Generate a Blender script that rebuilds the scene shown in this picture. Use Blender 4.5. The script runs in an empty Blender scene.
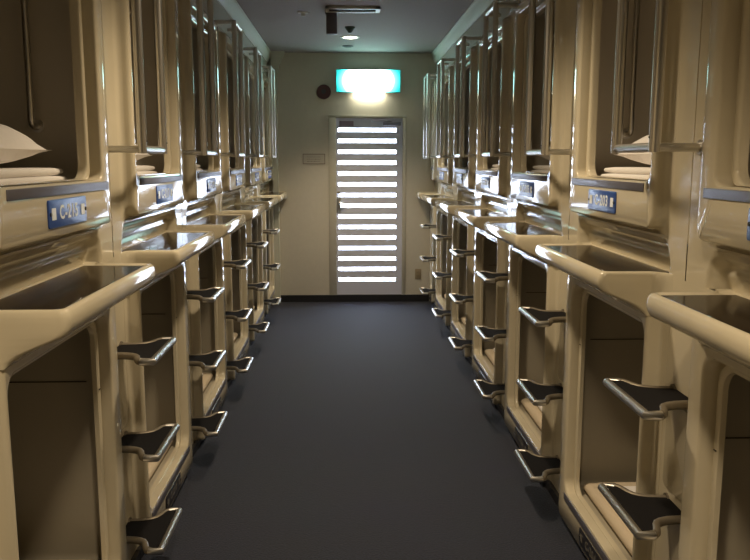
import bpy, bmesh, math, random
from mathutils import Vector, Matrix
random.seed(7)
SC = bpy.context.scene
COL = SC.collection
PI = math.pi

# ------------------------------------------------------------------ measures
XL, XR = -0.802, 0.956          # front planes of the two capsule rows
PITCH = 1.2284                  # width of one bay
SL, SR = 1.7986, 1.1666         # where each row's first bay starts
YE = 8.85                       # end wall
ZC = 2.764                      # ceiling
GAP = 0.048                     # depth of the panels between capsules

# ------------------------------------------------------------------ materials
def mat(name, col, rough=.5, metal=0., coat=0., emit=None, estr=0., bump=None, spec=None, var=None):
    m = bpy.data.materials.new(name); m.use_nodes = True
    nt = m.node_tree; p = nt.nodes['Principled BSDF']
    p.inputs['Base Color'].default_value = (*col, 1)
    p.inputs['Roughness'].default_value = rough
    p.inputs['Metallic'].default_value = metal
    if coat:
        p.inputs['Coat Weight'].default_value = coat
        p.inputs['Coat Roughness'].default_value = .03
    if spec is not None: p.inputs['Specular IOR Level'].default_value = spec
    if emit:
        p.inputs['Emission Color'].default_value = (*emit, 1)
        p.inputs['Emission Strength'].default_value = estr
    if bump or var:
        tc = nt.nodes.new('ShaderNodeTexCoord')
    if var:                     # (scale, amount)
        n = nt.nodes.new('ShaderNodeTexNoise'); n.inputs['Scale'].default_value = var[0]; n.inputs['Detail'].default_value = 6
        r = nt.nodes.new('ShaderNodeMix'); r.data_type = 'RGBA'
        r.inputs[6].default_value = (*[c * (1 - var[1]) for c in col], 1)
        r.inputs[7].default_value = (*[min(1, c * (1 + var[1])) for c in col], 1)
        nt.links.new(tc.outputs['Object'], n.inputs['Vector'])
        nt.links.new(n.outputs['Fac'], r.inputs[0]); nt.links.new(r.outputs[2], p.inputs['Base Color'])
    if bump:                    # (scale, strength, distance)
        n = nt.nodes.new('ShaderNodeTexNoise'); n.inputs['Scale'].default_value = bump[0]; n.inputs['Detail'].default_value = 3
        b = nt.nodes.new('ShaderNodeBump'); b.inputs['Strength'].default_value = bump[1]; b.inputs['Distance'].default_value = bump[2]
        nt.links.new(tc.outputs['Object'], n.inputs['Vector'])
        nt.links.new(n.outputs['Fac'], b.inputs['Height']); nt.links.new(b.outputs['Normal'], p.inputs['Normal'])
    return m

M = {}
M['shell'] = mat('cream_moulded_plastic', (.66, .59, .435), .10, coat=.3, bump=(4, .12, .006), var=(9, .05))
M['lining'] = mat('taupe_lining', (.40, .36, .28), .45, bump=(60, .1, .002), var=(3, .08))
M['uplining'] = mat('brightened_taupe_lining', (.60, .55, .46), .5, bump=(60, .1, .002), var=(3, .06))  # same lining, colour raised to paint in the brighter upper interiors
M['inlay'] = mat('dark_brown_laminate', (.013, .008, .006), .10, spec=.10)
M['strip'] = mat('satin_sill_metal', (.17, .165, .20), .42, metal=.35, bump=(90, .1, .001))
M['steel'] = mat('satin_steel', (.66, .64, .60), .33, metal=1., bump=(150, .05, .001))
M['pad'] = mat('black_rubber_tread', (.010, .009, .009), .9, bump=(300, .3, .002), spec=.12)
M['plate'] = mat('blue_number_plate', (.035, .095, .36), .3)
M['letter'] = mat('white_lettering', (.88, .88, .82), .4)
M['dimletter'] = mat('dark_grey_lettering', (.16, .15, .13), .5)  # darker, greyer characters for the lower plates
M['screw'] = mat('dark_screw', (.03, .025, .02), .4, metal=.6)
M['darkplate'] = mat('dark_number_plate', (.02, .018, .022), .3)
M['linen'] = mat('white_linen', (.88, .84, .80), .85, bump=(35, .4, .006))
M['mattress'] = mat('beige_mattress', (.62, .52, .38), .9, bump=(80, .3, .003))
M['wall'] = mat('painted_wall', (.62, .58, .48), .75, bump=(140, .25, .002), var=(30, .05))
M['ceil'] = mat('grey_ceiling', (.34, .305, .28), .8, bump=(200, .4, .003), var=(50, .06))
M['crown'] = mat('pale_cornice', (.60, .60, .50), .6)
M['soffit'] = mat('grey_soffit', (.42, .38, .30), .6)
M['base'] = mat('black_baseboard', (.02, .02, .022), .4)
M['door'] = mat('glare_tinted_door', (.64, .66, .78), .35, bump=(60, .05, .001))  # bluish glare around the bright slots is mixed into the leaf colour
M['frame'] = mat('door_frame_paint', (.52, .49, .40), .4)
M['daylight'] = mat('daylit_frosted_glass', (.8, .85, .9), .4, emit=(.72, .83, 1.0), estr=17.)
M['lamp'] = mat('lamp_diffuser', (.9, .85, .7), .5, emit=(1., .88, .66), estr=10.)
M['window'] = mat('sign_window_glow', (.9, .9, .8), .5, emit=(1., .95, .74), estr=26.)
M['mauvegrey'] = mat('mauve_grey_plastic', (.13, .12, .14), .5)
M['dullsteel'] = mat('dull_brown_metal', (.20, .17, .125), .5, metal=.55)
M['white'] = mat('white_trim', (.75, .75, .72), .4)
M['dark'] = mat('dark_grey_plastic', (.055, .052, .060), .5)
M['black'] = mat('black_void', (.008, .008, .008), .7)
M['green'] = mat('dark_green_plastic', (.03, .06, .045), .4)
M['red'] = mat('dark_red_enamel', (.085, .030, .032), .4)
M['paper'] = mat('notice_paper', (.50, .46, .38), .7)
M['pframe'] = mat('thin_dark_frame', (.18, .13, .10), .5)
M['mauve'] = mat('mauve_sticker', (.28, .22, .30), .5)
M['outlet'] = mat('outlet_beige', (.34, .27, .17), .5)

def carpet():
    m = bpy.data.materials.new('charcoal_blue_carpet'); m.use_nodes = True
    nt = m.node_tree; p = nt.nodes['Principled BSDF']; L = nt.links
    p.inputs['Roughness'].default_value = .82
    p.inputs['Specular IOR Level'].default_value = .35
    p.inputs['Sheen Weight'].default_value = .15
    tc = nt.nodes.new('ShaderNodeTexCoord')
    n = nt.nodes.new('ShaderNodeTexNoise'); n.inputs['Scale'].default_value = 120; n.inputs['Detail'].default_value = 4
    n2 = nt.nodes.new('ShaderNodeTexNoise'); n2.inputs['Scale'].default_value = 3; n2.inputs['Detail'].default_value = 5
    w = nt.nodes.new('ShaderNodeTexWave'); w.inputs['Scale'].default_value = 40; w.inputs['Distortion'].default_value = 6
    r = nt.nodes.new('ShaderNodeValToRGB')
    r.color_ramp.elements[0].position = .3; r.color_ramp.elements[0].color = (.005, .006, .011, 1)
    r.color_ramp.elements[1].position = .75; r.color_ramp.elements[1].color = (.023, .029, .056, 1)
    mx = nt.nodes.new('ShaderNodeMix'); mx.data_type = 'RGBA'; mx.blend_type = 'MULTIPLY'; mx.inputs[0].default_value = .35
    b = nt.nodes.new('ShaderNodeBump'); b.inputs['Strength'].default_value = .7; b.inputs['Distance'].default_value = .004
    for q in (n, n2, w): L.new(tc.outputs['Object'], q.inputs['Vector'])
    L.new(n.outputs['Fac'], r.inputs['Fac']); L.new(r.outputs['Color'], mx.inputs[6]); L.new(n2.outputs['Color'], mx.inputs[7])
    L.new(mx.outputs[2], p.inputs['Base Color']); L.new(n.outputs['Fac'], b.inputs['Height']); L.new(b.outputs['Normal'], p.inputs['Normal'])
    return m
M['carpet'] = carpet()

def exit_mat():                 # lit from tubes behind its middle: cyan-green rim, burnt-out centre
    m = bpy.data.materials.new('backlit_exit_face'); m.use_nodes = True
    nt = m.node_tree; L = nt.links; p = nt.nodes['Principled BSDF']
    p.inputs['Base Color'].default_value = (.02, .3, .27, 1); p.inputs['Roughness'].default_value = .3
    tc = nt.nodes.new('ShaderNodeTexCoord'); mp = nt.nodes.new('ShaderNodeMapping')
    mp.inputs['Scale'].default_value = (1 / .36, 1, 1 / .25)
    g = nt.nodes.new('ShaderNodeTexGradient'); g.gradient_type = 'SPHERICAL'
    r = nt.nodes.new('ShaderNodeValToRGB'); e = r.color_ramp.elements; r.color_ramp.interpolation = 'EASE'
    e[0].position = 0.0; e[0].color = (.03, .70, .66, 1)
    e[1].position = .30; e[1].color = (.55, 1, .93, 1)
    q = e.new(.16); q.color = (.10, .86, .80, 1)
    mr = nt.nodes.new('ShaderNodeMapRange'); mr.inputs['From Max'].default_value = .5
    mr.inputs['To Min'].default_value = 1.0; mr.inputs['To Max'].default_value = 11.
    L.new(tc.outputs['Object'], mp.inputs['Vector']); L.new(mp.outputs['Vector'], g.inputs['Vector'])
    L.new(g.outputs['Fac'], r.inputs['Fac']); L.new(g.outputs['Fac'], mr.inputs['Value'])
    L.new(r.outputs['Color'], p.inputs['Emission Color']); L.new(mr.outputs['Result'], p.inputs['Emission Strength'])
    return m
M['exit'] = exit_mat()

# ------------------------------------------------------------------ helpers
def link_mesh(name, bm, m, parent=None, smooth=True, angle=38):
    me = bpy.data.meshes.new(name); bm.normal_update(); bm.to_mesh(me); bm.free()
    me.materials.append(M[m])
    if smooth:
        me.polygons.foreach_set('use_smooth', [True] * len(me.polygons))
        try: me.set_sharp_from_angle(angle=math.radians(angle))
        except Exception: pass
    o = bpy.data.objects.new(name, me); COL.objects.link(o)
    if parent: o.parent = parent
    return o

def tag(o, label, cat, group=None):
    o['label'] = label; o['category'] = cat
    if group: o['group'] = group
    return o

def structure(o): o['kind'] = 'structure'; return o

def empty(name, loc):
    o = bpy.data.objects.new(name, None); o.empty_display_size = .1; o.location = loc; COL.objects.link(o); return o

def box(bm, x0, x1, y0, y1, z0, z1, bev=0, seg=2):
    if x0 > x1: x0, x1 = x1, x0
    g = bmesh.ops.create_cube(bm, size=1)
    bmesh.ops.scale(bm, vec=(x1 - x0, y1 - y0, z1 - z0), verts=g['verts'])
    bmesh.ops.translate(bm, vec=((x0 + x1) / 2, (y0 + y1) / 2, (z0 + z1) / 2), verts=g['verts'])
    if bev:
        es = list({e for v in g['verts'] for e in v.link_edges})
        bmesh.ops.bevel(bm, geom=es, offset=bev, segments=seg, affect='EDGES', profile=.5)

def rr(u0, u1, z0, z1, r, n=7):
    pts = []
    r = min(r, (u1 - u0) / 2 - .001, (z1 - z0) / 2 - .001)
    for cx, cz, a0 in ((u1 - r, z1 - r, 0), (u0 + r, z1 - r, 90), (u0 + r, z0 + r, 180), (u1 - r, z0 + r, 270)):
        for i in range(n):
            a = math.radians(a0 + 90 * i / (n - 1))
            pts.append((cx + r * math.cos(a), cz + r * math.sin(a)))
    return pts

def loft(bm, rings, side, cap=False):
    """rings: list of (pts, depth); depth runs into the wall."""
    prev = None
    for pts, d in rings:
        vs = [bm.verts.new((side * d, u, z)) for u, z in pts]
        if prev:
            n = len(vs)
            for i in range(n):
                q = (prev[i], prev[(i + 1) % n], vs[(i + 1) % n], vs[i])
                bm.faces.new(q if side < 0 else q[::-1])
        prev = vs
    if cap: bm.faces.new(prev if side < 0 else prev[::-1])
    return prev

def tube(bm, path, r, n=12, closed=False, cap=True):
    P = [Vector(p) for p in path]; N = len(P); rings = []
    up = None
    for i, p in enumerate(P):
        if closed: t = (P[(i + 1) % N] - P[i - 1]).normalized()
        else: t = ((P[min(i + 1, N - 1)] - P[max(i - 1, 0)])).normalized()
        if up is None:
            up = Vector((0, 0, 1)) if abs(t.z) < .9 else Vector((1, 0, 0))
        a = t.cross(up).normalized(); b = a.cross(t).normalized(); up = b
        rings.append([bm.verts.new(p + a * r * math.cos(2 * PI * k / n) + b * r * math.sin(2 * PI * k / n)) for k in range(n)])
    for i in range(N if closed else N - 1):
        A, B = rings[i], rings[(i + 1) % N]
        for k in range(n): bm.faces.new((A[k], A[(k + 1) % n], B[(k + 1) % n], B[k]))
    if cap and not closed:
        bm.faces.new(rings[0][::-1]); bm.faces.new(rings[-1])

def rounded(path, r, n=5):
    """fillet the corners of an open polyline"""
    P = [Vector(p) for p in path]; out = [P[0]]
    for i in range(1, len(P) - 1):
        a = (P[i - 1] - P[i]); b = (P[i + 1] - P[i]); rr_ = min(r, a.length * .49, b.length * .49)
        a = P[i] + a.normalized() * rr_; b = P[i] + b.normalized() * rr_
        for k in range(n + 1):
            t = k / n
            out.append(a * (1 - t) ** 2 + P[i] * 2 * t * (1 - t) + b * t * t)
    out.append(P[-1]); return out

def cyl(bm, c, axis, r, h, n=24, r2=None):
    """solid cylinder centred on c along axis 'x','y','z'"""
    g = bmesh.ops.create_cone(bm, cap_ends=True, segments=n, radius1=r, radius2=r if r2 is None else r2, depth=h)
    R = {'z': Matrix(), 'x': Matrix.Rotation(PI / 2, 4, 'Y'), 'y': Matrix.Rotation(-PI / 2, 4, 'X')}[axis]
    bmesh.ops.transform(bm, matrix=Matrix.Translation(c) @ R, verts=g['verts'])

def text_bm(s, size, place):
    """letters as thin mesh; place(x,y,h)->Vector"""
    cu = bpy.data.curves.new('lettering', 'FONT'); cu.body = s; cu.size = size; cu.extrude = .0006
    cu.align_x = 'CENTER'; cu.align_y = 'CENTER'; cu.resolution_u = 3; cu.offset = size * .022; cu.space_character = 1.12
    o = bpy.data.objects.new('lettering_source', cu); COL.objects.link(o)
    dg = bpy.context.evaluated_depsgraph_get(); dg.update()
    me = bpy.data.meshes.new_from_object(o.evaluated_get(dg))
    bm = bmesh.new(); bm.from_mesh(me)
    bpy.data.objects.remove(o); bpy.data.curves.remove(cu); bpy.data.meshes.remove(me)
    for v in bm.verts: v.co = place(v.co.x, v.co.y, v.co.z)
    return bm

def smooth(a, b, x):
    t = max(0, min(1, (x - a) / (b - a))); return t * t * (3 - 2 * t)

# ------------------------------------------------------------------ capsule fronts
def number_plate(parent, side, uc, zc, w, h, text, m='plate'):
    bm = bmesh.new()
    loft(bm, [(rr(uc - w / 2, uc + w / 2, zc - h / 2, zc + h / 2, .008), .001),
              (rr(uc - w / 2, uc + w / 2, zc - h / 2, zc + h / 2, .008), -.0035),
              (rr(uc - w / 2 + .002, uc + w / 2 - .002, zc - h / 2 + .002, zc + h / 2 - .002, .007), -.0045)], side, True)
    pl = link_mesh('number_plate', bm, m, parent)
    if text:
        pl['label'] = 'blue plate with white characters' if m == 'plate' else 'dark plate with pale characters'
        lettering(pl, side, uc, zc, w, h, text, 'letter' if m == 'plate' else 'dimletter')
        for s in (-1, 1):
            bm = bmesh.new(); cyl(bm, (side * -.0055, uc + s * w * .462, zc), 'x', .0055 * h / .077, .003, 12)
            link_mesh('screw', bm, 'screw', pl)
    return pl

def lettering(pl, side, uc, zc, w, h, text, m='letter'):
    def place(x, y, e): return Vector((side * (-.0048 - e * .6), uc - side * x, zc + y))
    bm = text_bm(text, h * .70, place)
    for s in (-1, 1):           # the little square emblems either side of the number
        cx = uc + s * w * .385; k = h * .155; eb = bmesh.new()
        loft(eb, [(rr(cx - k * 1.25, cx + k * 1.25, zc - k * 1.35, zc + k * 1.35, .002, 3), -.0040), (rr(cx - k * 1.25, cx + k * 1.25, zc - k * 1.35, zc + k * 1.35, .002, 3), -.0056)], side, True)
        link_mesh('plate_emblem', eb, m, pl, smooth=False)
    return link_mesh('plate_lettering', bm, m, pl, smooth=False)

def make_rail(side):
    root = empty('grab_rail', (0, 0, 0))
    d0 = -.0865; n_, f_, zb, zt = 1.035, 1.349, 1.6385, 2.485
    for uu in (n_, f_):
        bm = bmesh.new(); tube(bm, [(side * d0, uu, zb - .014), (side * d0, uu, zt + .012)], .0165, 16)
        g = link_mesh('upright', bm, 'steel', root)
        bm = bmesh.new(); cyl(bm, (side * (d0 - .015), uu, zb + .028), 'x', .003, .006, 8); link_mesh('rail_screw', bm, 'screw', g)
    for z in (zb, zt):
        bm = bmesh.new(); tube(bm, [(side * d0, n_, z), (side * d0, f_, z)], .0135, 12); link_mesh('crossbar', bm, 'steel', root)
        bm = bmesh.new(); tube(bm, [(side * d0, n_, z), (side * (GAP + .002), n_, z)], .0125, 12)
        cyl(bm, (side * (GAP - .003), n_, z), 'x', .022, .008, 18); link_mesh('wall_bracket', bm, 'steel', root)
        bm = bmesh.new(); tube(bm, [(side * d0, f_, z), (side * .002, f_, z)], .0125, 12); link_mesh('wall_bracket', bm, 'steel', root)
    return root

def make_upper(side, text, width=None):
    """origin: front plane of the row, start of the bay, floor level"""
    uo = .944 if width is None else width - .012          # far edge of the raised frame
    ub = 1.086 if width is None else width                # module edge
    root = empty('upper_capsule', (0, 0, 0))
    bm = bmesh.new()
    def R(off, d, r=.05): return (rr(.015 - off, uo + off, 1.385 - off * .4, 2.46 + off, r + off), d)
    f1 = uo - .100                                        # opening, far side
    inset = .042 if uo > .6 else .03
    rings = [(rr(-.1415, ub, 1.36, 2.50, .001), GAP + .008),
             (rr(-.1385, ub - .003, 1.36, 2.499, .001), GAP),
             (rr(min(-.03, -.02), min(uo + .045, ub - .004), 1.366, 2.492, .04), GAP),
             R(.012 if width else .016, GAP - .003), R(.005, GAP - .010), R(.0, GAP - .022), R(-.002, .016), R(-.006, .007), R(-.013, .002), R(-.022, 0, .04)]
    def O(i, d, r=.035): return (rr(.055 + i * (.5 if i > 0 else 1), f1 - i, 1.536 + i * .12, 2.40 - i, r), d)
    rings += [O(-.010, 0), O(-.003, .002), O(0, .008), O(.0005, .058), O(.015, .059), O(.016, .038), O(.019, .034), O(inset - .008, .034, .05),
              O(inset - .002, .037, .05), O(inset, .043, .05), O(inset, .064, .05),
              (rr(.03, uo - .012, 1.525, 2.42, .03), .068)]
    loft(bm, rings, side)
    link_mesh('front_frame', bm, 'shell', root, angle=50)
    # recessed splash-back under the frame that sweeps down to the shelf
    bm = bmesh.new()
    prof = [(.030, 1.372), (.047, 1.371), (.060, 1.362), (.064, 1.345), (.068, 1.335), (.079, 1.330), (.083, 1.318), (.085, 1.308),
            (.080, 1.303), (.081, 1.29), (.090, 1.27), (.092, 1.2485)]
    us = []
    u = -.1385
    while u < ub - .003:
        us.append(u)
        near = min(abs(u + .0), abs(u - (uo - .01)))
        u += .006 if near < .08 else .04
    us.append(ub - .003)
    rows = []
    for u in us:
        row = []
        for d, z in prof:
            k = (z - 1.2485) / .124
            edge = .0 + .05 * k * k                       # rounded shoulders
            w = smooth(-.035 + edge, .015 + edge, u) * (1 - smooth(uo - .035 - edge, uo + .015 - edge, u))
            row.append(bm.verts.new((side * (GAP * (1 - w) + d * w), u, z)))
        rows.append(row)
    for A, B in zip(rows, rows[1:]):
        for i in range(len(prof) - 1):
            q = (A[i], A[i + 1], B[i + 1], B[i]); bm.faces.new(q if side > 0 else q[::-1])
    link_mesh('splash_back', bm, 'shell', root, angle=60)
    bm = bmesh.new()
    loft(bm, [(rr(.03, uo - .012, 1.525, 2.42, .03), .068), (rr(.03, uo - .012, 1.525, 2.42, .03), .9),
              (rr(.03, uo - .012, 1.525, 2.42, .03), 2.0)], side, True)
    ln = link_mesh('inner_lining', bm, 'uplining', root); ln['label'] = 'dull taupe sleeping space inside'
    bm = bmesh.new(); box(bm, side * .002, side * -.003, .095, f1 + .055, 1.503, 1.530, .0015)
    link_mesh('sill_strip', bm, 'strip', root)['label'] = 'grey metal sill strip'
    if uo > .6:
        number_plate(root, side, .499, 1.4535, .31, .078, text)
        bm = bmesh.new()                                  # upright grab bar on the far inner side wall
        uw = uo - .012
        tube(bm, rounded([(side * .232, uw + .0, 1.712), (side * .232, uw - .055, 1.712), (side * .232, uw - .055, 2.30), (side * .232, uw, 2.30)], .02), .0115, 10)
        cyl(bm, (side * .232, uw - .004, 1.712), 'y', .021, .008, 16); cyl(bm, (side * .232, uw - .004, 2.30), 'y', .021, .008, 16)
        link_mesh('inner_grab_bar', bm, 'steel', root)
    return root

def step_geometry(root, side, z):
    uc = 1.0495; hw = .166
    half = [(-.128, hw), (-.097, hw), (-.086, hw - .003), (-.076, hw - .013), (-.069, hw - .030), (-.062, hw - .052), (-.051, hw - .070), (-.034, hw - .082), (-.010, hw - .090), (GAP + .002, hw - .096)]
    near = [(side * d, uc - o, z) for d, o in half]; far = [(side * d, uc + o, z) for d, o in half]
    bm = bmesh.new()
    tube(bm, near[:3][::-1] + far[:3], .0135, 14)
    st = link_mesh('step', bm, 'steel', root); st['label'] = 'steel tube step with black tread'
    for o, arm in ((-1, near), (1, far)):
        bm = bmesh.new(); tube(bm, [tuple((Vector(arm[1]) + Vector(arm[2])) / 2)] + arm[2:], .0130, 14)
        cyl(bm, (side * (GAP - .003), uc + o * (hw - .096), z), 'x', .020, .007, 16)
        link_mesh('step_arm', bm, 'dullsteel', st)['label'] = 'dull brown metal arm'
    bm = bmesh.new()
    inner = [(-.117, hw - .014), (-.100, hw - .014), (-.090, hw - .012)] + [(d, o + (-.010, -.006, -.003, -.002, -.002, -.002, -.002)[i_]) for i_, (d, o) in enumerate(half[3:])]
    top = []
    for zz in (z + .009, z + .002):
        ring = [bm.verts.new((side * d, uc - o, zz)) for d, o in inner[::-1]] + [bm.verts.new((side * d, uc + o, zz)) for d, o in inner]
        top.append(ring)
    bm.faces.new(top[0]); bm.faces.new(top[1][::-1]); n = len(top[0])
    for i in range(n): bm.faces.new((top[0][i], top[1][i], top[1][(i + 1) % n], top[0][(i + 1) % n]))
    bmesh.ops.recalc_face_normals(bm, faces=bm.faces)
    link_mesh('tread', bm, 'pad', st, smooth=False)['label'] = 'black rubber tread'

def make_lower(side, text='C-216', width=None, steps=True):
    uo = .925 if width is None else width - .010
    ub = 1.188 if width is None else width
    sh1 = .864 if width is None else width - .006
    root = empty('lower_capsule', (0, 0, 0))
    bm = bmesh.new()
    u0 = .008
    f0, f1 = .032, uo - .088
    def R(off, d, r=.03): return (rr(u0 - off, uo + off, .030 if off >= 0 else .030 - off * .3, 1.20 + off, r), d)
    inset = .034 if uo > .6 else .02
    def O(i, d, r=.055): return (rr(f0 + i * .5, f1 - i, .172 + i * .1, 1.088 - i * .8, r), d)
    rings = [(rr(-.0400, ub, .0, 1.249, .001), GAP + .006), (rr(-.0395, ub - .001, .0, 1.249, .001), GAP),
             (rr(-.008, min(uo + .03, ub - .002), .0, 1.24, .002), GAP),
             R(.008, GAP - .003), R(.002, GAP - .012), R(0, .014), R(-.004, .005), R(-.010, .001), R(-.014, 0),
             O(-.012, 0), O(-.004, .002), O(0, .009), O(.0005, .058), O(.013, .059), O(.014, .040), O(.017, .036), O(inset - .006, .036, .06), O(inset, .041, .06), O(inset, .056, .06),
             (rr(.0, uo - .02, .160, 1.07, .03), .060)]
    loft(bm, rings, side)
    link_mesh('front_frame', bm, 'shell', root, angle=50)
    bm = bmesh.new()
    c = rr(.0, uo - .02, .160, 1.07, .03)
    loft(bm, [(c, .060), (c, .9), (c, 2.0)], side, True)
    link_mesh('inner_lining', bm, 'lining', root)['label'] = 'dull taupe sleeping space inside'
    bm = bmesh.new(); box(bm, side * .030, side * .10, -.038, ub - .002, .0, .045)
    link_mesh('plinth', bm, 'base', root, smooth=False)
    if uo > .6:
        for a in ((.11, .9, uo - .0225, uo - .0195), (.034, .0368, f1 - inset + .003, f1 - .018)):
            bm = bmesh.new(); box(bm, side * a[0], side * a[1], a[2], a[3], .829, .832); link_mesh('lining_seam', bm, 'screw', root, smooth=False)
    # shelf: stacked plan outlines
    bm = bmesh.new()
    lev = [(.004, 1.115), (.020, 1.131), (.052, 1.150), (.098, 1.170), (.138, 1.187), (.150, 1.196), (.157, 1.208), (.160, 1.222), (.159, 1.236),
           (.156, 1.247), (.150, 1.2545), (.142, 1.256), (.136, 1.2535), (.132, 1.2500)]
    a, b = .008, sh1
    prev = None
    def outline(p, k, z):
        pts = []
        r = min(.022, p * .9); n = 5
        ins = max(0, k)                                    # inset of both ends on the inner lip
        fl = 1 if z < 1.2 else 1
        A, B = a + ins, b - ins
        e1 = min(.05, ub - sh1 - .003) if width else .05
        pts += [(.092, B + e1 * .9), (GAP + .004, B + e1 * .9), (GAP - .006, B + e1 * .5), (.022, B + e1 * .16), (.004, B)]
        for i in range(n): t = i / (n - 1) * PI / 2; pts.append((-p + r - r * math.sin(t), B - r + r * math.cos(t)))
        for i in range(n): t = i / (n - 1) * PI / 2; pts.append((-p + r - r * math.cos(t), A + r - r * math.sin(t)))
        pts += [(.004, A), (.022, A - .010), (GAP - .006, A - .03), (GAP + .004, A - .09), (.092, A - .09)]
        return pts
    for j, (p, z) in enumerate(lev):
        k = 0 if j < 9 else (.002, .006, .013, .019, .023)[j - 9]
        vs = [bm.verts.new((side * d, u, z)) for d, u in outline(p, k, z)]
        if prev:
            n = len(vs)
            for i in range(n):
                q = (prev[i], prev[(i + 1) % n], vs[(i + 1) % n], vs[i]); bm.faces.new(q if side > 0 else q[::-1])
        else: bm.faces.new(vs)
        prev = vs
    bm.faces.new(prev)
    bmesh.ops.recalc_face_normals(bm, faces=bm.faces)
    sh = link_mesh('counter_shelf', bm, 'shell', root, angle=50); sh['label'] = 'cream shelf with a dark inlaid top'
    bm = bmesh.new(); box(bm, side * -.128, side * .074, .036, max(.1, sh1 - .030), 1.246, 1.2512, .001, 1)
    link_mesh('shelf_inlay', bm, 'inlay', sh)['label'] = 'dark glossy inlay'
    bm = bmesh.new(); box(bm, side * .002, side * -.004, .05, f1 - .01, .133, .163, .0015)
    link_mesh('sill_strip', bm, 'strip', root)['label'] = 'grey metal sill strip'
    if uo > .6: number_plate(root, side, .44, .085, .30, .068, text, 'darkplate')
    if steps:
        bm = bmesh.new()
        loft(bm, [(rr(.945, 1.155, .590, .868, .02), GAP + .001), (rr(.945, 1.155, .590, .868, .02), GAP - .003),
                  (rr(.949, 1.151, .594, .864, .018), GAP - .005)], side, True)
        link_mesh('raised_pad', bm, 'shell', root)
        for z in (.200, .553, .905): step_geometry(root, side, z)
    return root

def copy_tree(o, parent=None):
    c = o.copy(); COL.objects.link(c)
    if parent is not None: c.parent = parent
    for ch in list(o.children): copy_tree(ch, c)
    return c

# ------------------------------------------------------------------ bedding
def pillow_bm(side, L, W, H):
    """soft cushion with pulled corners, L along the corridor, W into the capsule"""
    bm = bmesh.new(); n = 18; m_ = 14; vt = {}
    for s in (1, -1):
        for i in range(n + 1):
            for j in range(m_ + 1):
                a, b = i / n * 2 - 1, j / m_ * 2 - 1
                edge = i in (0, n) or j in (0, m_)
                if s == -1 and edge: vt[s, i, j] = vt[1, i, j]; continue
                h = (max(0, 1 - abs(a) ** 2.4) ** .85) * (max(0, 1 - b ** 4) ** .5)
                pin = 1 - .10 * (1 - abs(a) ** 3) * abs(b) ** 3 - .0
                pin2 = 1 - .10 * (1 - abs(b) ** 3) * abs(a) ** 3
                z = s * H / 2 * h * (1 + .08 * math.sin(5 * a + 2 * b)) if s > 0 else -H / 2 * h * .55
                vt[s, i, j] = bm.verts.new((side * b * W / 2 * pin, a * L / 2 * pin2, z))
    for s in (1, -1):
        for i in range(n):
            for j in range(m_):
                q = [vt[s, i, j], vt[s, i + 1, j], vt[s, i + 1, j + 1], vt[s, i, j + 1]]
                bm.faces.new(q if s > 0 else q[::-1])
    return bm

def fold_bm(side, L, W, H, layers):
    """folded cover: stacked layers with round fold edges, slightly uneven"""
    bm = bmesh.new()
    h = H / layers
    for k in range(layers):
        z0 = k * h
        sec = []
        N = 10
        w0 = -W / 2 + .012 * (k % 2)
        w1 = W / 2 - .010 * k
        for i in range(N + 1):
            t = -PI / 2 + PI * i / N; sec.append((w1 - h / 2 + h / 2 * math.cos(t), z0 + h / 2 + h / 2 * math.sin(t)))
        for i in range(N + 1):
            t = PI / 2 + PI * i / N; sec.append((w0 + h / 2 + h / 2 * math.cos(t), z0 + h / 2 + h / 2 * math.sin(t)))
        rows = []
        S = 16
        for j in range(S + 1):
            y = -L / 2 + L * j / S; e = min(1, .72 + min(j, S - j) * .14)
            rows.append([bm.verts.new((side * w, y + .004 * math.sin(9 * w + k), z0 + h / 2 + (z - z0 - h / 2) * e * .98 + .0)) for w, z in sec])
        for A, B in zip(rows, rows[1:]):
            for i in range(len(sec)): bm.faces.new((A[i], A[(i + 1) % len(sec)], B[(i + 1) % len(sec)], B[i]))
        bm.faces.new(rows[0][::-1]); bm.faces.new(rows[-1])
    bmesh.ops.recalc_face_normals(bm, faces=bm.faces)
    return bm

# ------------------------------------------------------------------ the two rows
LOWNUM = {-1: ['C-216', 'C-218', 'C-220', 'C-222', 'C-224'], 1: ['C-202', 'C-204', 'C-206', 'C-208', 'C-210', 'C-212']}
ORD = ['nearest', 'second', 'third', 'fourth', 'fifth', 'sixth', 'seventh']
NUM = {-1: ['C-215', 'C-217', 'C-219', 'C-221', 'C-223', 'C-225'], 1: ['C-201', 'C-203', 'C-205', 'C-207', 'C-209', 'C-211']}

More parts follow.
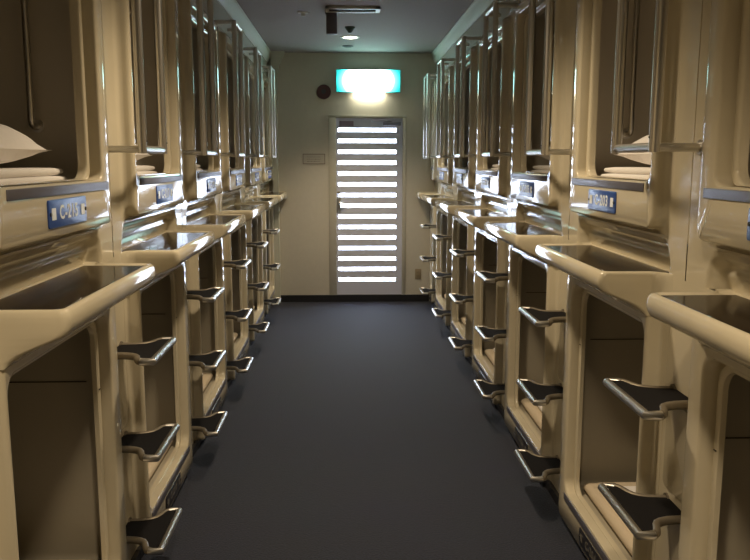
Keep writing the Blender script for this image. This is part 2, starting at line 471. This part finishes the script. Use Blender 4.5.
def row(side, X0, S0, nfull, last_width, name):
    ups, lows = [], []
    up0 = make_upper(side, NUM[side][0]); lo0 = make_lower(side, LOWNUM[side][0])
    rl0 = make_rail(side)
    pl0 = pillow_bm(side, .72, .40, .175); pil0 = link_mesh('pillow', pl0, 'linen')
    du0 = link_mesh('folded_duvet', fold_bm(side, .72, .52, .050, 2), 'linen')
    ma0 = link_mesh('mattress', fold_bm(side, .80, 1.84, .055, 1), 'mattress')
    lf0 = link_mesh('folded_blanket', fold_bm(side, .60, .55, .045, 1), 'linen')
    rnd = random.Random(3 + side)
    for i in range(nfull):
        s = S0 + i * PITCH
        where = '%s from camera in %s row' % (ORD[i], name) if i else 'nearest camera in %s row' % name
        if i == 0: up, lo, pi_, du, ma, lf = up0, lo0, pil0, du0, ma0, lf0
        else:
            up, lo = copy_tree(up0), copy_tree(lo0)
            for q, dims, tx in [(q, (.499, 1.4535, .31, .078), NUM[side][i]) for q in up.children] + [(q, (.44, .085, .30, .068), LOWNUM[side][i]) for q in lo.children]:
                if q.name.startswith('number_plate'):
                    for c in list(q.children):
                        if c.name.startswith('plate_lettering') or c.name.startswith('plate_emblem'): bpy.data.objects.remove(c)
                    lettering(q, side, *dims, tx, 'letter' if dims[1] > 1 else 'dimletter')
            pi_, du, ma, lf = (copy_tree(t) for t in (pil0, du0, ma0, lf0))
        rl = copy_tree(rl0) if i else rl0
        up.location = lo.location = rl.location = (X0, s, 0)
        tag(rl, 'tall steel grab rail %s, above the steps' % where, 'grab rail', 'steel grab rails of the %s row' % name)
        plate = {(-1, 0): 'reading C-215 ', (1, 1): 'reading C-203 '}.get((side, i), '')
        tag(up, 'upper cream capsule %s%s' % (plate, where), 'sleeping capsule', 'upper sleeping capsules of the %s row' % name)
        tag(lo, 'lower cream capsule with shelf and steps, %s' % where, 'sleeping capsule', 'lower sleeping capsules of the %s row' % name)
        j = lambda a: rnd.uniform(-a, a)
        du.location = (X0 + side * .350, s + .425 + j(.015), 1.5265); du.rotation_euler = (0, 0, j(.03))
        pi_.location = (X0 + side * .32, s + .425 + j(.015), 1.5265 + .050 + .049); pi_.rotation_euler = (0, j(.04), j(.05))
        ma.location = (X0 + side * 1.0, s + .425, .1615)
        lf.location = (X0 + side * .395, s + .385 + j(.02), .2165); lf.rotation_euler = (0, 0, j(.02))
        tag(du, 'folded white duvet lying in the upper capsule %s' % where, 'duvet', 'folded duvets')
        tag(pi_, 'white pillow on a folded duvet in the upper capsule %s' % where, 'pillow', 'pillows')
        tag(ma, 'beige mattress in the lower capsule %s' % where, 'mattress', 'mattresses')
        tag(lf, 'folded pale blanket in the lower capsule %s' % where, 'blanket', 'folded blankets')
    if last_width:
        i = nfull; s = S0 + i * PITCH
        up = make_upper(side, NUM[side][5], last_width); lo = make_lower(side, None, last_width, steps=False)
        up.location = lo.location = (X0, s, 0)
        w = 'at the far end of the %s row, without %s'
        tag(up, 'upper cream capsule ' + w % (name, 'a grab rail'), 'sleeping capsule', 'upper sleeping capsules of the %s row' % name)
        tag(lo, 'narrow lower cream capsule ' + w % (name, 'steps'), 'sleeping capsule', 'lower sleeping capsules of the %s row' % name)

row(-1, XL, SL, 5, YE - (SL + 5 * PITCH) - .003, 'left')
row(1, XR, SR, 6, YE - (SR + 6 * PITCH) - .003, 'right')

# ------------------------------------------------------------------ room
def sbox(name, m, *a, bev=0):
    bm = bmesh.new(); box(bm, *a, bev=bev); return structure(link_mesh(name, bm, m, smooth=False))
YB = -2.2; XO_L, XO_R = XL - 2.15, XR + 2.15
sbox('floor', 'carpet', XO_L, XO_R, YB, YE, -.05, 0)
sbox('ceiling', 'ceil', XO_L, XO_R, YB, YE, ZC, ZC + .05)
sbox('wall_back', 'wall', XO_L, XO_R, YB - .1, YB, 0, ZC)
sbox('wall_left', 'wall', XO_L - .1, XO_L, YB, YE, 0, ZC)
sbox('wall_right', 'wall', XO_R, XO_R + .1, YB, YE, 0, ZC)
# end wall with the doorway left open
DX0, DX1, DZ0, DZ1 = -.184, .684, .078, 2.098
bm = bmesh.new()
box(bm, XO_L, DX0, YE, YE + .12, 0, ZC); box(bm, DX1, XO_R, YE, YE + .12, 0, ZC)
box(bm, DX0, DX1, YE, YE + .12, DZ1, ZC); box(bm, DX0, DX1, YE, YE + .12, 0, DZ0)
structure(link_mesh('wall_end', bm, 'wall', smooth=False))
bm = bmesh.new()
box(bm, XL + .0, XR, YE - .014, YE, 0, .080, .002)
structure(link_mesh('baseboard_end', bm, 'base', smooth=False))
# side wall pieces in front of the rows (beside and behind the camera)
sbox('wall_left_front', 'shell', XO_L, XL + .01, YB, SL - .145, 0, ZC)
sbox('wall_right_front', 'shell', XR + GAP, XO_R, YB, SR - .145, 0, ZC)
# soffit and cornice over both rows
for side, X0, S0, k in ((-1, XL, SL, 1), (1, XR, SR, 3)):
    bm = bmesh.new(); box(bm, X0 + side * GAP, X0 + side * .4, S0 - .144, YE, 2.499, ZC)
    structure(link_mesh('trim_%d' % k, bm, 'soffit', smooth=False))
    bm = bmesh.new()
    pr = [(GAP, 2.655), (.040, 2.655), (.034, 2.662), (.020, 2.68), (.008, 2.715), (.0, 2.745), (-.006, 2.750), (-.006, ZC), (GAP, ZC)]
    rows = [[bm.verts.new((X0 + side * d, y, z)) for d, z in pr] for y in (S0 - .144, YE)]
    for i in range(len(pr)): bm.faces.new((rows[0][i], rows[0][(i + 1) % len(pr)], rows[1][(i + 1) % len(pr)], rows[1][i]))
    bm.faces.new(rows[0]); bm.faces.new(rows[1]); bmesh.ops.recalc_face_normals(bm, faces=bm.faces)
    structure(link_mesh('trim_%d' % (k + 1), bm, 'crown'))
# slim end post of the left row, flared under the ceiling
bm = bmesh.new()
lv = [(.0, .062), (1.9, .062), (2.40, .062), (2.52, .066), (2.62, .085), (2.70, .12), (ZC, .15)]
prev = None
for z, w in lv:
    vs = [bm.verts.new(c) for c in ((XL + .0, YE - .06 - (w - .062) * .6, z), (XL + w, YE - .06 - (w - .062) * .6, z), (XL + w, YE, z), (XL + .0, YE, z))]
    if prev:
        for i in range(4): bm.faces.new((prev[i], prev[(i + 1) % 4], vs[(i + 1) % 4], vs[i]))
    prev = vs
bmesh.ops.recalc_face_normals(bm, faces=bm.faces)
structure(link_mesh('trim_5', bm, 'crown'))

# ------------------------------------------------------------------ door
bm = bmesh.new()
fw = .084
box(bm, DX0, DX0 + fw, YE - .012, YE + .10, DZ0, DZ1, .003); box(bm, DX1 - fw * .5, DX1, YE - .012, YE + .10, DZ0, DZ1, .003)
box(bm, DX0, DX1, YE - .0125, YE + .10, DZ1 - .03, DZ1 + .0, .003)
df = structure(link_mesh('door_1', bm, 'frame'))
lx0, lx1, lz0, lz1 = DX0 + fw + .001, DX1 - fw * .5 - .001, DZ0 + .004, DZ1 - .032
sx0, sx1 = -.078, .572
nz = 15; zt, zb = 1.937, .256; hz = .039
bm = bmesh.new()
yf, yb = YE + .012, YE + .052
box(bm, lx0, sx0, yf, yb, lz0, lz1); box(bm, sx1, lx1, yf, yb, lz0, lz1)
zc = [zb + (zt - zb) * i / (nz - 1) for i in range(nz)]
edges = [lz0] + [v for z in zc for v in (z - hz / 2, z + hz / 2)] + [lz1]
for a, b in zip(edges[0::2], edges[1::2]): box(bm, sx0, sx1, yf, yb, a, b)
leaf = link_mesh('door_leaf', bm, 'door', df, smooth=False)
bm = bmesh.new()
box(bm, sx0 + .0, sx1, yb - .016, yb - .008, zb - hz / 2, zt + hz / 2)
link_mesh('slot_glass', bm, 'daylight', leaf, smooth=False)
bm = bmesh.new()          # lock plate with lever
box(bm, -.097, -.050, yf - .006, yf + .002, 1.02, 1.20, .004)
box(bm, -.092, -.058, yf - .012, yf, 1.225, 1.262, .005)
cyl(bm, (-.074, yf - .020, 1.135), 'y', .017, .030, 20)
tube(bm, rounded([(-.074, yf - .03, 1.135), (-.074, yf - .052, 1.135), (-.038, yf - .052, 1.130), (-.016, yf - .046, 1.128)], .012), .008, 10)
cyl(bm, (-.074, yf - .008, 1.055), 'y', .010, .012, 16)
link_mesh('door_handle', bm, 'steel', leaf)
bm = bmesh.new()          # closer along the top edge
box(bm, .42, .62, yf - .045, yf - .002, 1.985, 2.025, .006)
tube(bm, [(.52, yf - .03, 2.030), (.40, yf - .055, 2.036), (.30, yf - .03, 2.036)], .006, 8)
link_mesh('door_closer', bm, 'strip', leaf)
bm = bmesh.new(); box(bm, -.062, .095, yf - .002, yf + .001, 1.975, 2.035, .0006)
link_mesh('door_notice', bm, 'mauve', leaf)
bm = bmesh.new(); box(bm, DX0 + fw, DX1 - fw * .5, YE - .01, YE + .06, DZ0 - .002, DZ0 + .004)
link_mesh('threshold', bm, 'strip', df)

# ------------------------------------------------------------------ end-wall fittings
ex = empty('exit_sign', (.2565, YE, 2.46))
bm = bmesh.new(); box(bm, -.353, .353, -.075, -.001, -.122, .122, .006); link_mesh('sign_housing', bm, 'green', ex)
bm = bmesh.new(); box(bm, -.349, .349, -.081, -.074, -.118, .118, .002); link_mesh('sign_face', bm, 'exit', ex)['label'] = 'backlit cyan green face, burnt white in the middle'
bm = bmesh.new(); box(bm, -.155, .175, -.070, -.012, -.130, -.121, .002); link_mesh('down_light_window', bm, 'window', ex)
tag(ex, 'glowing cyan and white exit sign above the louvred door', 'exit sign')

ab = empty('alarm_bell', (-.232, YE, 2.347))
bm = bmesh.new()
for r0, r1, y, h in ((.078, .080, -.012, .024), (.074, .060, -.032, .016)): cyl(bm, (0, y, 0), 'y', r0, h, 36, r1)
link_mesh('bell_dome', bm, 'red', ab)
bm = bmesh.new(); cyl(bm, (0, -.044, 0), 'y', .026, .010, 24, .018); link_mesh('bell_cap', bm, 'dark', ab)
tag(ab, 'round dark red alarm bell on the wall left of the exit sign', 'alarm bell')

nb = empty('notice_board', (-.347, YE, 1.617))
bm = bmesh.new()
for a in ((-.124, .124, .050, .057), (-.124, .124, -.057, -.050), (-.124, -.118, -.057, .057), (.118, .124, -.057, .057)): box(bm, a[0], a[1], -.010, -.001, a[2], a[3])
link_mesh('notice_frame', bm, 'pframe', nb, smooth=False)
bm = bmesh.new(); box(bm, -.119, .119, -.006, -.001, -.051, .051); link_mesh('notice_sheet', bm, 'paper', nb, smooth=False)
bm = bmesh.new()
for k in range(3):
    z = .022 - k * .024
    x = -.075
    while x < .070:
        w = .008 + .010 * ((k * 7 + int(x * 400)) % 3) / 2; box(bm, x, x + w, -.0068, -.0055, z - .003, z + .003); x += w + .007
link_mesh('notice_writing', bm, 'pframe', nb, smooth=False)
tag(nb, 'small framed notice on the wall left of the louvred door', 'notice')

ou = empty('wall_outlet', (.828, YE, .318))
bm = bmesh.new(); box(bm, -.034, .034, -.008, -.001, -.058, .058, .003); link_mesh('cover_plate', bm, 'outlet', ou)
bm = bmesh.new()
for z in (-.022, .022):
    for x in (-.008, .008): box(bm, x - .0015, x + .0015, -.0088, -.0075, z - .006, z + .006)
link_mesh('socket_slot', bm, 'black', ou, smooth=False)
tag(ou, 'beige wall outlet low on the wall right of the door', 'outlet')

# ------------------------------------------------------------------ ceiling fittings
def spot(loc, power, color=(1, .80, .55), half=53, size=.11, blend=.6):
    l = bpy.data.lights.new('downlight_lamp', 'SPOT'); l.energy = power; l.color = color
    l.spot_size = math.radians(2 * half); l.spot_blend = blend; l.shadow_soft_size = size
    o = bpy.data.objects.new('downlight_lamp', l); o.location = loc; COL.objects.link(o); return o

LAMPS = [(.051, 7.728), (.051, 5.40), (.051, 3.07), (.051, .75)]
POW = [150, 118, 150, 165]
for n, ((x, y), pw) in enumerate(zip(LAMPS, POW)):
    d = empty('downlight', (x, y, ZC))
    bm = bmesh.new(); N = 40
    pr = [(.062, -.001), (.066, -.006), (.078, -.008), (.092, -.006), (.096, -.0005)]
    R_ = [[bm.verts.new((r * math.cos(2 * PI * k / N), r * math.sin(2 * PI * k / N), z)) for k in range(N)] for r, z in pr]
    for A, B in zip(R_, R_[1:]):
        for k in range(N): bm.faces.new((A[k], A[(k + 1) % N], B[(k + 1) % N], B[k]))
    link_mesh('trim_ring', bm, 'white', d)
    bm = bmesh.new(); cyl(bm, (0, 0, -.004), 'z', .064, .006, 36, .050); link_mesh('lamp_lens', bm, 'lamp', d)
    tag(d, ['round lit downlight in the ceiling nearest the louvred door', 'round lit downlight above the fourth capsules', 'round lit downlight above the second capsules',
            'round lit downlight above the camera'][n], 'downlight', 'corridor downlights')
    spot((x, y, ZC - .03), pw, half=65 if n > 1 else 54, blend=.8)

sd = empty('smoke_detector', (.047, 7.162, ZC))
bm = bmesh.new(); cyl(bm, (0, 0, -.006), 'z', .046, .012, 28); link_mesh('detector_base', bm, 'green', sd)
bm = bmesh.new(); cyl(bm, (0, 0, -.032), 'z', .012, .040, 28, .042); link_mesh('detector_head', bm, 'green', sd)
tag(sd, 'dark green smoke detector hanging just before the last downlight', 'smoke detector')
sp = empty('sprinkler', (-.329, 6.475, ZC))
bm = bmesh.new(); cyl(bm, (0, 0, -.004), 'z', .042, .008, 28, .046); link_mesh('sprinkler_rose', bm, 'white', sp)
bm = bmesh.new(); cyl(bm, (0, 0, -.018), 'z', .016, .022, 20, .012); link_mesh('sprinkler_head', bm, 'steel', sp)
tag(sp, 'small pale round sprinkler on the ceiling left of the vent', 'sprinkler')
s2 = empty('ceiling_speaker', (.034, 8.322, ZC))
bm = bmesh.new(); cyl(bm, (0, 0, -.004), 'z', .055, .008, 28, .06); link_mesh('speaker_rim', bm, 'dark', s2)
bm = bmesh.new(); cyl(bm, (0, 0, -.009), 'z', .040, .004, 28, .044); link_mesh('speaker_grille', bm, 'black', s2)
tag(s2, 'small dark round ceiling grille between the last downlight and the exit sign', 'ceiling grille')
cv = empty('ceiling_vent', (.065, 6.30, ZC))
bm = bmesh.new()
for a in ((-.21, .21, -.085, -.060), (-.21, .21, .060, .085), (-.21, -.185, -.085, .085), (.175, .21, -.085, .085)): box(bm, a[0], a[1], a[2], a[3], -.020, -.001, .002)
link_mesh('vent_frame', bm, 'white', cv, smooth=False)
bm = bmesh.new(); box(bm, -.186, .176, -.061, .061, -.010, -.001); link_mesh('vent_opening', bm, 'black', cv, smooth=False)
bm = bmesh.new()
for k in range(3): box(bm, -.186, .176, -.032 + k * .03, -.028 + k * .03, -.017, -.010)
link_mesh('vent_slat', bm, 'dark', cv, smooth=False)
tag(cv, 'rectangular ceiling vent with a white rim around a black slot', 'ceiling vent')
hb = empty('hanging_box', (-.103, 6.50, ZC))
bm = bmesh.new(); box(bm, -.043, .043, -.03, .03, -.165, -.012, .004); link_mesh('box_body', bm, 'mauvegrey', hb)
bm = bmesh.new(); box(bm, -.05, .05, -.04, .04, -.013, -.001, .003); link_mesh('mounting_plate', bm, 'dark', hb)
tag(hb, 'dark grey box hanging from the ceiling at the left of the vent', 'ceiling box')

# ------------------------------------------------------------------ world, camera, view
w = bpy.data.worlds.new('World'); SC.world = w; w.use_nodes = True
w.node_tree.nodes['Background'].inputs[0].default_value = (.5, .5, .5, 1)
w.node_tree.nodes['Background'].inputs[1].default_value = .02
cam = bpy.data.cameras.new('camera'); co = bpy.data.objects.new('camera', cam); COL.objects.link(co)
F, PT, YW, RO = 783., .1513, .0379, .0016
cam.sensor_width = 36; cam.lens = F * 36 / 750; cam.clip_start = .02
cy, sy, cp, s_ = math.cos(YW), math.sin(YW), math.cos(PT), math.sin(PT)
rt = Vector((cy, -sy, 0)); up = Vector((sy * s_, cy * s_, cp)); fw_ = Vector((sy * cp, cy * cp, -s_))
rt2 = rt * math.cos(RO) + up * math.sin(RO); up2 = up * math.cos(RO) - rt * math.sin(RO)
mt = Matrix((rt2, up2, -fw_)).transposed().to_4x4(); mt.translation = (0, 0, 1.6)
co.matrix_world = mt
SC.camera = co
vs = SC.view_settings; vs.view_transform = 'Standard'; vs.look = 'None'; vs.gamma = 1; vs.use_curve_mapping = False; vs.exposure = 0
